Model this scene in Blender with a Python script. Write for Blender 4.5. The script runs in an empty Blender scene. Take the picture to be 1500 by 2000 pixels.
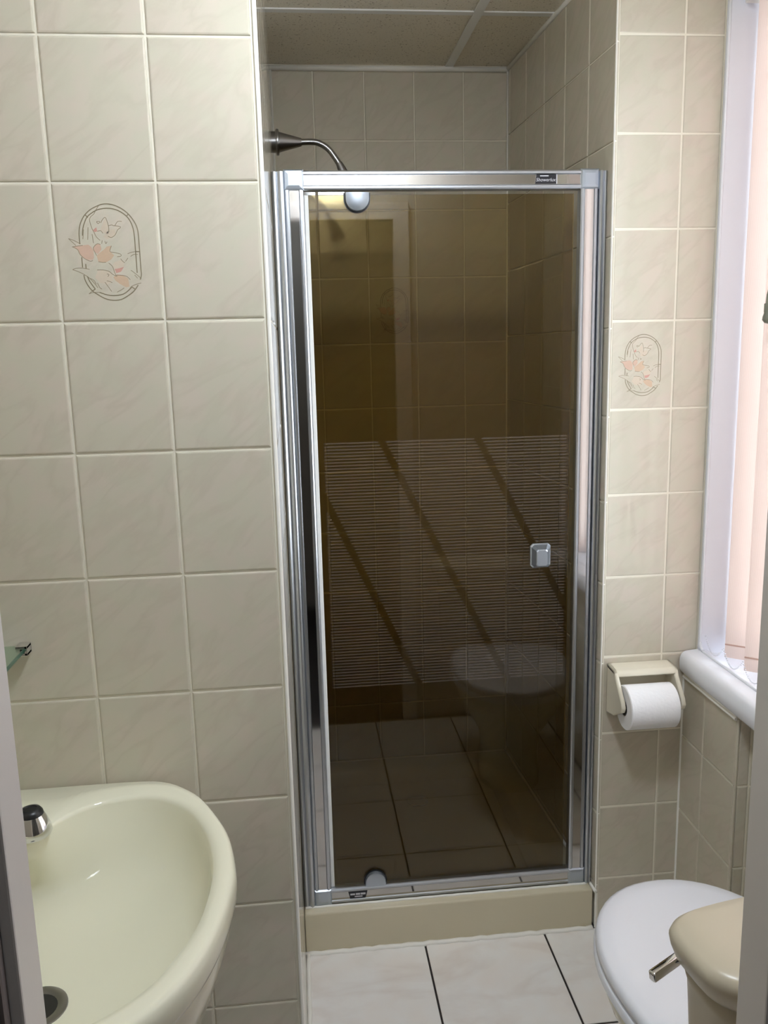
import bpy, bmesh, math, random
import numpy as np
from mathutils import Vector, Matrix
random.seed(7)
PI = math.pi
SC = bpy.context.scene
COL = SC.collection

# ------------------------------------------------------------------ camera
cam_d = bpy.data.cameras.new('camera'); cam = bpy.data.objects.new('camera', cam_d); COL.objects.link(cam)
FPX, YAW, PITCH, ROLL = 1653.62, 0.1005715, 0.1870987, -0.024443
cam_d.sensor_fit = 'HORIZONTAL'; cam_d.sensor_width = 36.0; cam_d.lens = 36.0 * FPX / 1500.0
cam_d.clip_start = 0.02; cam_d.clip_end = 100
_f = Vector((math.sin(YAW) * math.cos(PITCH), math.cos(YAW) * math.cos(PITCH), -math.sin(PITCH)))
_r = Vector((math.cos(YAW), -math.sin(YAW), 0)); _u = _r.cross(_f)
_rr = math.cos(ROLL) * _r + math.sin(ROLL) * _u; _uu = -math.sin(ROLL) * _r + math.cos(ROLL) * _u
cam.matrix_world = Matrix(((_rr.x, _uu.x, -_f.x, 0.0387), (_rr.y, _uu.y, -_f.y, -1.3665), (_rr.z, _uu.z, -_f.z, 1.5031), (0, 0, 0, 1)))
SC.camera = cam

# ------------------------------------------------------------------ world, light, exposure
W = bpy.data.worlds.new('sky'); SC.world = W; W.use_nodes = True
bg = W.node_tree.nodes['Background']; bg.inputs[0].default_value = (0.86, 0.93, 1.0, 1); bg.inputs[1].default_value = 7.0
SC.view_settings.view_transform = 'Standard'; SC.view_settings.look = 'None'
SC.view_settings.gamma = 1.0; SC.view_settings.use_curve_mapping = False
SC.view_settings.exposure = 0.62
SC.cycles.max_bounces = 14; SC.cycles.diffuse_bounces = 7; SC.cycles.glossy_bounces = 6
SC.cycles.transmission_bounces = 8; SC.cycles.transparent_max_bounces = 16
SC.cycles.caustics_reflective = True; SC.cycles.sample_clamp_indirect = 6.0; SC.cycles.use_denoising = True

def area_light(name, loc, rot, sx, sy, power, color=(1, 1, 1), portal=False):
    d = bpy.data.lights.new(name, 'AREA'); d.shape = 'RECTANGLE'; d.size = sx; d.size_y = sy; d.energy = power; d.color = color
    o = bpy.data.objects.new(name, d); COL.objects.link(o); o.location = loc; o.rotation_euler = rot
    if portal: d.cycles.is_portal = True
    return o
area_light('window_portal', (1.17, 0.05, 1.49), (0, PI / 2, 0), 1.50, 1.0, 1, portal=True)

# ------------------------------------------------------------------ materials
def mat(name):
    m = bpy.data.materials.new(name); m.use_nodes = True
    nt = m.node_tree
    return m, nt, nt.nodes['Principled BSDF']
def srgb(r, g, b):
    f = lambda c: (c / 255 / 12.92) if c / 255 <= 0.04045 else ((c / 255 + 0.055) / 1.055) ** 2.4
    return (f(r), f(g), f(b), 1)
def plain(name, col, rough=0.5, metal=0.0, spec=0.5, noise=0.0, nscale=40, bump=0.0):
    m, nt, p = mat(name)
    p.inputs['Base Color'].default_value = col; p.inputs['Roughness'].default_value = rough
    p.inputs['Metallic'].default_value = metal; p.inputs['Specular IOR Level'].default_value = spec
    if noise or bump:
        tc = nt.nodes.new('ShaderNodeTexCoord'); n = nt.nodes.new('ShaderNodeTexNoise')
        n.inputs['Scale'].default_value = nscale; n.inputs['Detail'].default_value = 3
        nt.links.new(tc.outputs['Object'], n.inputs['Vector'])
        if noise:
            mx = nt.nodes.new('ShaderNodeMix'); mx.data_type = 'RGBA'
            mx.inputs[6].default_value = col; mx.inputs[7].default_value = tuple(c * (1 - noise) for c in col[:3]) + (1,)
            nt.links.new(n.outputs[0], mx.inputs[0]); nt.links.new(mx.outputs[2], p.inputs['Base Color'])
        if bump:
            b = nt.nodes.new('ShaderNodeBump'); b.inputs['Strength'].default_value = 1.0; b.inputs['Distance'].default_value = bump
            nt.links.new(n.outputs[0], b.inputs['Height']); nt.links.new(b.outputs[0], p.inputs['Normal'])
    return m
def marble(name, base, vein, cloud, rough, vscale=9.0, bump=0.00012, rot=0.9, vein_w=0.5):
    m, nt, p = mat(name); N = nt.nodes.new; L = nt.links.new
    tc = N('ShaderNodeTexCoord'); oi = N('ShaderNodeObjectInfo')
    sc = N('ShaderNodeVectorMath'); sc.operation = 'SCALE'; sc.inputs[0].default_value = (13.7, 7.3, 21.1); L(oi.outputs['Random'], sc.inputs['Scale'])
    ad = N('ShaderNodeVectorMath'); ad.operation = 'ADD'; L(tc.outputs['Object'], ad.inputs[0]); L(sc.outputs[0], ad.inputs[1])
    mp = N('ShaderNodeMapping'); mp.vector_type = 'TEXTURE'; L(ad.outputs[0], mp.inputs[0])
    mp.inputs['Rotation'].default_value = (0, rot, 0) if rot else (0, 0, 0); mp.inputs['Scale'].default_value = (2.2, 1, 0.75)
    n1 = N('ShaderNodeTexNoise'); n1.inputs['Scale'].default_value = vscale; n1.inputs['Detail'].default_value = 5; n1.inputs['Distortion'].default_value = 0.5
    L(mp.outputs[0], n1.inputs['Vector'])
    # veins = thin band where noise crosses 0.5
    s = N('ShaderNodeMath'); s.operation = 'SUBTRACT'; s.inputs[1].default_value = 0.5; L(n1.outputs[0], s.inputs[0])
    a = N('ShaderNodeMath'); a.operation = 'ABSOLUTE'; L(s.outputs[0], a.inputs[0])
    mr = N('ShaderNodeMapRange'); mr.inputs[1].default_value = 0.0; mr.inputs[2].default_value = 0.07; mr.inputs[3].default_value = vein_w; mr.inputs[4].default_value = 0.0
    L(a.outputs[0], mr.inputs[0])
    n2 = N('ShaderNodeTexNoise'); n2.inputs['Scale'].default_value = vscale * 1.6; n2.inputs['Detail'].default_value = 2; L(ad.outputs[0], n2.inputs['Vector'])
    mm = N('ShaderNodeMath'); mm.operation = 'MULTIPLY'; L(mr.outputs[0], mm.inputs[0]); L(n2.outputs[0], mm.inputs[1])
    mx = N('ShaderNodeMix'); mx.data_type = 'RGBA'; mx.inputs[6].default_value = base; mx.inputs[7].default_value = cloud
    r2 = N('ShaderNodeMapRange'); r2.inputs[1].default_value = 0.38; r2.inputs[2].default_value = 0.68; L(n2.outputs[0], r2.inputs[0]); L(r2.outputs[0], mx.inputs[0])
    mx2 = N('ShaderNodeMix'); mx2.data_type = 'RGBA'; mx2.inputs[7].default_value = vein; L(mx.outputs[2], mx2.inputs[6]); L(mm.outputs[0], mx2.inputs[0])
    L(mx2.outputs[2], p.inputs['Base Color'])
    p.inputs['Roughness'].default_value = rough
    n3 = N('ShaderNodeTexNoise'); n3.inputs['Scale'].default_value = 26; n3.inputs['Detail'].default_value = 1; L(ad.outputs[0], n3.inputs['Vector'])
    b = N('ShaderNodeBump'); b.inputs['Strength'].default_value = 1; b.inputs['Distance'].default_value = bump; L(n3.outputs[0], b.inputs['Height']); L(b.outputs[0], p.inputs['Normal'])
    return m
M = {}
M['tile'] = marble('glazed_wall_tile', srgb(200, 195, 178), srgb(172, 165, 146), srgb(204, 194, 180), 0.08, vscale=15, rot=-0.7, vein_w=0.36)
M['floor_tile'] = marble('floor_tile_glaze', srgb(244, 242, 240), srgb(220, 208, 200), srgb(243, 237, 232), 0.28, vscale=6, rot=0.0, vein_w=0.6, bump=0.00005)
M['grout'] = plain('wall_grout', srgb(232, 227, 212), 0.8)
M['dark_grout'] = plain('floor_grout', srgb(52, 46, 44), 0.9)
M['ceramic'] = plain('yellow_cream_ceramic', srgb(232, 230, 209), 0.06)
M['ceramic3'] = plain('cream_ceramic', srgb(224, 218, 200), 0.1)
M['ceramic2'] = plain('beige_ceramic', srgb(198, 189, 168), 0.3)
M['tray'] = plain('beige_acrylic', srgb(208, 199, 174), 0.3)
M['white'] = plain('white_plastic', srgb(232, 232, 230), 0.35)
M['white_gloss'] = plain('white_gloss_plastic', srgb(240, 243, 252), 0.22)
M['gloss_paint'] = plain('white_gloss_paint', srgb(222, 216, 212), 0.3)
M['shaded_paint'] = plain('shaded_white_paint', srgb(120, 110, 108), 0.45)  # architrave paint with the shade of the unlit hall side in its colour
M['hall'] = plain('hall_wall_paint', srgb(196, 190, 182), 0.8)
M['sealant'] = plain('white_sealant', srgb(244, 242, 236), 0.4)
M['alu'] = plain('satin_aluminium', srgb(192, 196, 203), 0.32, metal=1.0)
M['alu_dark'] = plain('polished_aluminium', srgb(188, 186, 184), 0.06, metal=1.0)
M['block'] = plain('metallic_plastic', srgb(182, 191, 203), 0.3, metal=0.85)
M['chrome'] = plain('chrome', srgb(225, 225, 226), 0.05, metal=1.0)
M['satin_chrome'] = plain('satin_chrome', srgb(150, 148, 148), 0.28, metal=1.0)
M['black'] = plain('black_plastic', srgb(24, 24, 28), 0.35)
M['plate'] = plain('black_maker_plate', srgb(30, 30, 38), 0.3)
M['plate_text'] = plain('silver_print', srgb(205, 205, 212), 0.4)
M['paper'] = plain('tissue_paper', srgb(240, 240, 243), 0.9, bump=0.0006, nscale=160)
M['card'] = plain('grey_card', srgb(170, 160, 148), 0.9)
M['weight'] = plain('grey_green_plastic', srgb(120, 124, 112), 0.35)
M['ring'] = plain('print_outline', srgb(138, 128, 106), 0.3)
M['line'] = plain('print_fine_line', srgb(150, 138, 116), 0.3)
M['pink'] = plain('print_pink', srgb(206, 176, 158), 0.25)
M['peach'] = plain('print_peach', srgb(204, 178, 154), 0.25)
M['rose'] = plain('print_rose', srgb(205, 158, 146), 0.25)
M['pale'] = plain('print_pale', srgb(206, 192, 174), 0.25)
def ceiling_mat():
    m, nt, p = mat('mineral_fibre'); N = nt.nodes.new; L = nt.links.new
    tc = N('ShaderNodeTexCoord'); n = N('ShaderNodeTexNoise'); n.inputs['Scale'].default_value = 190; n.inputs['Detail'].default_value = 2
    L(tc.outputs['Object'], n.inputs['Vector'])
    r = N('ShaderNodeValToRGB'); r.color_ramp.elements[0].position = 0.27; r.color_ramp.elements[0].color = srgb(150, 138, 116)
    r.color_ramp.elements[1].position = 0.38; r.color_ramp.elements[1].color = srgb(230, 223, 208)
    L(n.outputs[0], r.inputs[0]); L(r.outputs[0], p.inputs['Base Color']); p.inputs['Roughness'].default_value = 0.95
    b = N('ShaderNodeBump'); b.inputs['Distance'].default_value = 0.0008; L(n.outputs[0], b.inputs['Height']); L(b.outputs[0], p.inputs['Normal'])
    return m
M['panel'] = ceiling_mat()
def glass_mat(name, tint, rough=0.0):
    m = bpy.data.materials.new(name); m.use_nodes = True; nt = m.node_tree; nt.nodes.clear(); N = nt.nodes.new; L = nt.links.new
    o = N('ShaderNodeOutputMaterial'); t = N('ShaderNodeBsdfTransparent'); t.inputs[0].default_value = tint
    g = N('ShaderNodeBsdfGlossy'); g.inputs['Roughness'].default_value = rough; g.inputs[0].default_value = (1, 1, 1, 1)
    fr = N('ShaderNodeFresnel'); fr.inputs[0].default_value = 1.5
    mx = N('ShaderNodeMixShader'); L(fr.outputs[0], mx.inputs[0]); L(t.outputs[0], mx.inputs[1]); L(g.outputs[0], mx.inputs[2]); L(mx.outputs[0], o.inputs[0])
    return m
M['bronze_glass'] = glass_mat('bronze_glass', (0.675, 0.595, 0.40, 1))
M['clear_glass'] = glass_mat('clear_glass', (0.97, 0.98, 0.97, 1))
M['green_glass'] = glass_mat('green_edge_glass', (0.80, 0.90, 0.84, 1))
M['glass_edge'] = plain('glass_edge', srgb(70, 104, 86), 0.15)
def frost_mat():
    m = bpy.data.materials.new('frosted_print'); m.use_nodes = True; nt = m.node_tree; nt.nodes.clear(); N = nt.nodes.new; L = nt.links.new
    o = N('ShaderNodeOutputMaterial'); t = N('ShaderNodeBsdfTransparent'); d = N('ShaderNodeBsdfDiffuse'); d.inputs[0].default_value = srgb(225, 210, 200)
    mx = N('ShaderNodeMixShader'); mx.inputs[0].default_value = 0.075; L(t.outputs[0], mx.inputs[1]); L(d.outputs[0], mx.inputs[2]); L(mx.outputs[0], o.inputs[0])
    return m
M['frost'] = frost_mat()
def fabric_mat():
    m = bpy.data.materials.new('pink_blind_fabric'); m.use_nodes = True; nt = m.node_tree; nt.nodes.clear(); N = nt.nodes.new; L = nt.links.new
    o = N('ShaderNodeOutputMaterial'); d = N('ShaderNodeBsdfDiffuse'); t = N('ShaderNodeBsdfTranslucent')
    tc = N('ShaderNodeTexCoord'); w = N('ShaderNodeTexWave'); w.inputs['Scale'].default_value = 150; w.inputs['Distortion'].default_value = 1.5
    w.inputs['Detail'].default_value = 2; w.inputs['Detail Scale'].default_value = 0.3; w.bands_direction = 'X'
    L(tc.outputs['Object'], w.inputs['Vector'])
    mx = N('ShaderNodeMix'); mx.data_type = 'RGBA'; mx.inputs[6].default_value = srgb(228, 214, 208); mx.inputs[7].default_value = srgb(240, 230, 226)
    L(w.outputs[1], mx.inputs[0]); L(mx.outputs[2], d.inputs[0]); L(mx.outputs[2], t.inputs[0])
    ms = N('ShaderNodeMixShader'); ms.inputs[0].default_value = 0.45; L(d.outputs[0], ms.inputs[1]); L(t.outputs[0], ms.inputs[2]); L(ms.outputs[0], o.inputs[0])
    return m
M['fabric'] = fabric_mat()
M['seam'] = plain('blind_seam', srgb(196, 164, 152), 0.8)

# ------------------------------------------------------------------ mesh helpers
def mesh_obj(name, bm, material, parent=None, smooth=False, loc=None, rot=None):
    me = bpy.data.meshes.new(name)
    bmesh.ops.recalc_face_normals(bm, faces=bm.faces[:])
    bm.to_mesh(me); bm.free()
    me.materials.append(material)
    if smooth:
        for p in me.polygons: p.use_smooth = True
    return link(name, me, parent, loc, rot)
def link(name, me, parent=None, loc=None, rot=None):
    o = bpy.data.objects.new(name, me); COL.objects.link(o)
    if parent is not None: o.parent = parent
    if loc is not None: o.location = loc
    if rot is not None: o.rotation_euler = rot
    return o
def smooth_by_angle(o, deg=35):
    me = o.data
    for p in me.polygons: p.use_smooth = True
    bm = bmesh.new(); bm.from_mesh(me)
    for e in bm.edges:
        if len(e.link_faces) == 2 and e.calc_face_angle(0) > math.radians(deg): e.smooth = False
    bm.to_mesh(me); bm.free()
    return o
def empty(name, loc=(0, 0, 0), rz=0.0, label=None, cat=None, group=None):
    o = bpy.data.objects.new(name, None); COL.objects.link(o); o.location = loc; o.rotation_euler = (0, 0, rz); o.empty_display_size = 0.05
    return tag(o, label, cat, group)
def tag(o, label=None, cat=None, group=None, kind=None):
    if label: o['label'] = label
    if cat: o['category'] = cat
    if group: o['group'] = group
    if kind: o['kind'] = kind
    return o
def add_box(bm, x0, x1, y0, y1, z0, z1, bevel=0.0, seg=2):
    vs = [bm.verts.new(p) for p in ((x0, y0, z0), (x1, y0, z0), (x1, y1, z0), (x0, y1, z0), (x0, y0, z1), (x1, y0, z1), (x1, y1, z1), (x0, y1, z1))]
    fs = [bm.faces.new([vs[i] for i in f]) for f in ((0, 3, 2, 1), (4, 5, 6, 7), (0, 1, 5, 4), (1, 2, 6, 5), (2, 3, 7, 6), (3, 0, 4, 7))]
    if bevel:
        es = list({e for f in fs for e in f.edges})
        bmesh.ops.bevel(bm, geom=es, offset=bevel, segments=seg, profile=0.5, affect='EDGES')
def box(name, x0, x1, y0, y1, z0, z1, m, parent=None, bevel=0.0, seg=2):
    bm = bmesh.new(); add_box(bm, x0, x1, y0, y1, z0, z1, bevel, seg); return mesh_obj(name, bm, m, parent)
def loft(bm, rings, cap0=True, cap1=True, closed=True):
    R = [[bm.verts.new(p) for p in ring] for ring in rings]
    n = len(R[0])
    for a, b in zip(R, R[1:]):
        for i in range(n if closed else n - 1):
            j = (i + 1) % n; bm.faces.new((a[i], a[j], b[j], b[i]))
    if cap0: bm.faces.new(R[0][::-1])
    if cap1: bm.faces.new(R[-1])
    return R
def lathe(bm, prof, n=32, mtx=None, cap0=True, cap1=True):
    rings = []
    for r, h in prof:
        ring = [Vector((r * math.cos(2 * PI * i / n), r * math.sin(2 * PI * i / n), h)) for i in range(n)]
        rings.append([mtx @ v for v in ring] if mtx else ring)
    loft(bm, rings, cap0, cap1)
def align(p, d):
    d = Vector(d).normalized(); return Matrix.Translation(Vector(p)) @ d.to_track_quat('Z', 'Y').to_matrix().to_4x4()
def tube(bm, pts, rad, n=14, cap=True):
    pts = [Vector(p) for p in pts]; rings = []; up = None
    for i, p in enumerate(pts):
        d = (pts[min(i + 1, len(pts) - 1)] - pts[max(i - 1, 0)]).normalized()
        if up is None: up = d.orthogonal().normalized()
        up = (up - d * up.dot(d)).normalized(); sd = d.cross(up)
        r = rad[i] if isinstance(rad, (list, tuple)) else rad
        rings.append([p + r * (math.cos(2 * PI * k / n) * up + math.sin(2 * PI * k / n) * sd) for k in range(n)])
    loft(bm, rings, cap, cap)
def prism(bm, poly, a0, a1, f):
    """poly of (p,q) extruded from a0 to a1, f(p,q,a)->xyz"""
    loft(bm, [[Vector(f(p, q, a)) for p, q in poly] for a in (a0, a1)])
def catmull(P, n=8):
    P = [Vector(p) for p in P]; out = []
    for i in range(len(P) - 1):
        a, b, c, d = P[max(i - 1, 0)], P[i], P[i + 1], P[min(i + 2, len(P) - 1)]
        for k in range(n):
            t = k / n
            out.append(0.5 * ((2 * b) + (c - a) * t + (2 * a - 5 * b + 4 * c - d) * t * t + (3 * b - a - 3 * c + d) * t ** 3))
    out.append(P[-1]); return out

# ------------------------------------------------------------------ tiles
_tile_cache = {}
GAP = 0.0032
def tile_bm(bm, w, h, x=0.0, z=0.0, edge=0.0030, dep=0.0018, th=0.0055):
    a, b = w / 2, h / 2
    def ring(dx, y): return [Vector((x + sx * (a - dx), y, z + sz * (b - dx))) for sx, sz in ((-1, -1), (1, -1), (1, 1), (-1, 1))]
    loft(bm, [ring(edge, 0.0), ring(edge * 0.35, dep * 0.35), ring(0, dep), ring(0, th)])
def tile_mesh(w, h):
    k = (round(w, 4), round(h, 4))
    if k not in _tile_cache:
        bm = bmesh.new(); tile_bm(bm, w, h)
        bmesh.ops.recalc_face_normals(bm, faces=bm.faces[:])
        me = bpy.data.meshes.new('tile'); bm.to_mesh(me); bm.free(); me.materials.append(M['tile']); _tile_cache[k] = me
    return _tile_cache[k]
def tile_wall(parent, P0, P1, u, z, special=None, gap=GAP):
    """tiles between cut positions u (along P0->P1, metres) and z; the glazed face looks to the right-hand side of P0->P1"""
    th = math.atan2(P1[1] - P0[1], P1[0] - P0[0]); c, s = math.cos(th), math.sin(th); done = {}
    for i in range(len(u) - 1):
        for j in range(len(z) - 1):
            u0, u1 = sorted((u[i], u[i + 1])); z0, z1 = sorted((z[j], z[j + 1]))
            w, h = u1 - u0 - gap, z1 - z0 - gap
            if w < 0.006 or h < 0.006: continue
            um = (u0 + u1) / 2
            t = link('tile', tile_mesh(w, h), parent, (P0[0] + c * um, P0[1] + s * um, (z0 + z1) / 2), (0, 0, th))
            done[(i, j)] = t
    return done
ZR = 2.166; TP = 0.2025; TW = 0.1534; CEIL = 2.345
def zcuts(off=0.0, bottom=0.0, top=CEIL):
    z = [ZR + off - k * TP for k in range(-1, 12)]
    z = [v for v in z if bottom + 0.004 < v < top - 0.004]
    return [top] + z + [bottom]

# flower print: flat ribbons and petals, traced once, shared by the three printed tiles
FLOWER = """outer -41.0,13.3 -41.0,27.3 -39.0,39.3 -35.0,48.3 -30.0,55.3 -22.0,62.3 -12.0,67.3 -3.0,70.3 7.0,70.3 17.0,67.3 26.0,62.3 34.0,55.3 41.0,45.3 45.0,35.3 46.0,23.3 46.0,10.3 46.0,0.3 46.0,-12.7 46.0,-24.7 46.0,-32.7 44.0,-39.7
outer -39.0,-31.7 -38.0,-38.7 -34.0,-47.7 -28.0,-55.7 -21.0,-60.7 -11.0,-66.7 1.0,-69.7 13.0,-68.7 23.0,-63.7 32.0,-57.7 38.0,-50.7 40.0,-47.7
outer -40.0,-5.7 -40.0,-13.7 -40.0,-20.7
outer -36.0,25.3 -35.0,34.3 -32.0,43.3 -27.0,52.3 -19.0,58.3 -11.0,62.3 1.0,64.3 12.0,63.3 22.0,59.3 31.0,52.3 36.0,44.3 39.0,34.3 40.0,21.3 40.0,9.3 40.0,-3.7 40.0,-16.7 40.0,-29.7
outer -34.0,-33.7 -31.0,-41.7 -24.0,-52.7
outer -18.0,-57.7 -6.0,-61.7 5.0,-62.7 17.0,-60.7 26.0,-54.7 31.0,-49.7
outer -30.0,55.3 -26.0,51.3
outer 33.0,55.3 30.0,52.3
outer 40.0,1.3 46.0,1.3
outer -29.0,-55.7 -24.0,-52.7
outer 31.0,-50.7 35.0,-53.7
outer -35.0,-15.7 -35.0,-22.7
line -57.0,21.3 -51.0,19.3 -45.0,16.3 -40.0,13.3
line -57.0,21.3 -51.9,16.3 -47.0,11.3
line -52.9,9.3 -46.0,10.3 -37.0,11.3
line -54.9,-23.7 -49.0,-21.7 -39.0,-21.7 -30.0,-23.7
line -54.9,-23.7 -47.0,-26.7 -39.0,-30.7 -31.0,-36.7 -25.0,-43.7 -20.0,-50.7
line -34.0,-59.7 -28.0,-57.7 -18.0,-57.7
line -34.0,-59.7 -29.0,-55.7 -24.0,-52.7
line 45.0,-44.7 37.0,-46.7 30.0,-49.7 26.0,-54.7
line 28.0,-1.7 33.0,0.3 40.0,1.3
line 32.0,-5.7 37.0,-2.7 43.0,-2.7
line -24.0,48.3 -23.0,41.3 -21.0,34.3 -19.0,30.3 -16.0,23.3 -11.0,18.3
line -24.0,48.3 -22.0,52.3 -17.0,56.3 -14.0,61.3 -9.0,68.3
line -14.0,45.3 -9.0,45.3 -12.0,42.3 -14.0,45.3
line -8.0,43.3 -5.0,48.3 -1.0,51.3 1.0,47.3 3.0,38.3 3.0,30.3
line 3.0,39.3 8.0,40.3 12.0,39.3 17.0,45.3 23.0,45.3
line 12.0,39.3 21.0,37.3 16.0,33.3 12.0,26.3 6.0,22.3 1.0,24.3
line -14.0,31.3 -9.0,32.3 -6.0,28.3
line -8.0,18.3 -9.0,13.3
line -4.0,17.3 -3.0,13.3 -1.0,16.3
line -27.0,37.3 -29.0,19.3
line -34.0,34.3 -36.0,20.3
line -22.0,27.3 -21.0,14.3
line -19.0,-24.7 -11.0,-24.7 -2.0,-26.7 4.0,-31.7 10.0,-34.7
line -1.0,-14.7 4.0,-19.7 6.0,-26.7 8.0,-32.7
line 8.0,-32.7 15.0,-32.7 24.0,-34.7 29.0,-39.7
line -9.0,-42.7 -5.0,-48.7 0.0,-56.7
line 8.0,-57.7 14.0,-54.7 19.0,-51.7
line 24.0,-12.7 28.0,-7.7
line 17.0,-8.7 20.0,-12.7 23.0,-14.7
line -5.0,-30.7 -2.0,-31.7 -4.0,-34.7
line -6.0,-40.7 -2.0,-41.7 2.0,-43.7
line 31.0,-25.7 36.0,-29.7 44.0,-36.7
line 36.0,-32.7 40.0,-37.7
line -20.0,-43.7 -17.0,-50.7 -14.0,-52.7
line -31.0,-36.7 -25.0,-39.7 -22.0,-45.7
line -24.0,-10.7 -28.0,-11.7 -36.0,-7.7 -42.0,-1.7 -45.0,5.3 -51.9,9.3
line -18.0,-3.7 -20.0,1.3 -22.0,7.3 -16.0,13.3 -11.0,12.3
line -16.0,-12.7 -10.0,-13.7 -5.0,-13.7
line 5.0,10.3 2.0,2.3 9.0,0.3 17.0,-1.7 18.0,-4.7 12.0,-5.7
pink -51.9,9.3 -46.0,10.3 -37.0,11.3 -29.0,12.3 -25.0,9.3 -22.0,3.3 -22.0,-6.7 -24.0,-9.7 -31.0,-9.7 -39.0,-5.7 -42.0,-1.7 -45.0,5.3
pink -22.0,7.3 -16.0,13.3 -11.0,12.3 -10.0,5.3 -16.0,-1.7 -20.0,1.3
peach -18.0,-3.7 -13.0,0.3 -6.0,5.3 -2.0,9.3 5.0,10.3 2.0,2.3 8.0,-3.7 3.0,-9.7 -5.0,-13.7 -16.0,-12.7
rose 7.0,-23.7 14.0,-22.7 21.0,-20.7 16.0,-27.7 9.0,-29.7
peach 4.0,-35.7 10.0,-31.7 19.0,-33.7 26.0,-37.7 27.0,-49.7 22.0,-50.7 13.0,-45.7 7.0,-40.7
rose -20.0,33.3 -15.0,37.3 -14.0,31.3 -18.0,30.3
pale -10.0,32.3 -1.0,50.3 2.0,38.3 2.0,28.3 -4.0,28.3
pale 3.0,33.3 12.0,34.3 13.0,28.3 8.0,22.3 -1.0,20.3 -6.0,23.3
pale 7.0,-13.7 17.0,-10.7 22.0,-14.7 21.0,-20.7 14.0,-22.7 7.0,-23.7 4.0,-18.7
pale -18.0,-25.7 -11.0,-24.7 -1.0,-27.7 3.0,-32.7 3.0,-40.7 -5.0,-45.7 -16.0,-43.7 -23.0,-35.7"""
def ribbon(bm, pts, w, y):
    pts = catmull([(a, 0, b) for a, b in pts], 3) if len(pts) > 2 else [Vector((a, 0, b)) for a, b in pts]
    L, R = [], []
    for i, p in enumerate(pts):
        d = pts[min(i + 1, len(pts) - 1)] - pts[max(i - 1, 0)]
        d = d.normalized() if d.length > 1e-9 else Vector((1, 0, 0)); n = Vector((-d.z, 0, d.x)) * w / 2
        L.append(bm.verts.new((p.x + n.x, y, p.z + n.z))); R.append(bm.verts.new((p.x - n.x, y, p.z - n.z)))
    for i in range(len(pts) - 1): bm.faces.new((L[i], L[i + 1], R[i + 1], R[i]))
_print_me = None
def flower_print(t):
    global _print_me
    if _print_me is None:
        bm = bmesh.new(); order = ['ring', 'line', 'pink', 'peach', 'rose', 'pale']
        for row in FLOWER.strip().splitlines():
            k, *ps = row.split(); P = [tuple(float(v) / 1000 for v in p.split(',')) for p in ps]
            n0 = len(bm.faces)
            if k == 'outer': ribbon(bm, P, 0.0015, -0.00022); mi = 0
            elif k == 'line': ribbon(bm, P, 0.0009, -0.00018); mi = 1
            else:
                f = bm.faces.new([bm.verts.new((a, -0.00010 if k != 'pale' else -0.00006, b)) for a, b in P]); mi = order.index(k)
                if f.calc_area() > 0:
                    f.normal_update()
            bm.faces.ensure_lookup_table()
            for f in bm.faces[n0:]: f.material_index = mi
        bm.normal_update()
        for f in bm.faces:
            if f.normal.y > 0: f.normal_flip()
        me = bpy.data.meshes.new('flower_print'); bm.to_mesh(me); bm.free()
        for k in order: me.materials.append(M[k])
        _print_me = me
    link('flower_print', _print_me, t)['label'] = 'pale pink tulips in an oval outline printed on the tile'

# ------------------------------------------------------------------ room shell
def struct(o): o['kind'] = 'structure'; return o
G = 0.0024   # grout lies this far behind the tile faces
# floor
floor = struct(box('floor', -1.02, 1.32, -2.52, 1.5, -0.06, -0.0022, M['dark_grout']))
fx = [-0.316, -0.003, 0.3115, 0.626, 0.9405, 1.02]; fy = [0.557, 0.2425, -0.072, -0.3865, -0.701]
bmf = None
for i in range(len(fx) - 1):
    for j in range(len(fy) - 1):
        x0, x1, y1, y0 = fx[i] + 0.0026, fx[i + 1] - 0.0026, fy[j] - 0.0026, fy[j + 1] + 0.0026
        if x1 < 0 and j == 0: continue
        x0 = max(x0, -0.31); x1 = min(x1, 1.008)
        if x1 - x0 < 0.03: continue
        bm = bmesh.new(); a, b = (x1 - x0) / 2, (y1 - y0) / 2
        def ring(d, z): return [Vector((sx * (a - d), sy * (b - d), z)) for sx, sy in ((-1, -1), (1, -1), (1, 1), (-1, 1))]
        loft(bm, [ring(0, -0.006), ring(0, -0.0008), ring(0.001, 0.0)])
        mesh_obj('tile', bm, M['floor_tile'], floor, loc=((x0 + x1) / 2, (y0 + y1) / 2, 0))
# sealant beads along the foot of the tray and of the return wall
bm = bmesh.new()
pts = [(0.006 + 0.75 * k / 40, 0.553 + 0.0016 * math.sin(k * 1.9), 0.002 + 0.0010 * math.sin(k * 2.7)) for k in range(41)]
tube(bm, pts, 0.0065, 8)
tube(bm, [(0.011 + 0.0008 * math.sin(k * 2.1), 0.55 - 0.55 * k / 20, 0.001) for k in range(21)], 0.006, 8)
mesh_obj('sealant', bm, M['sealant'], floor, smooth=True)['label'] = 'white sealant bead along the floor edge'

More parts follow.
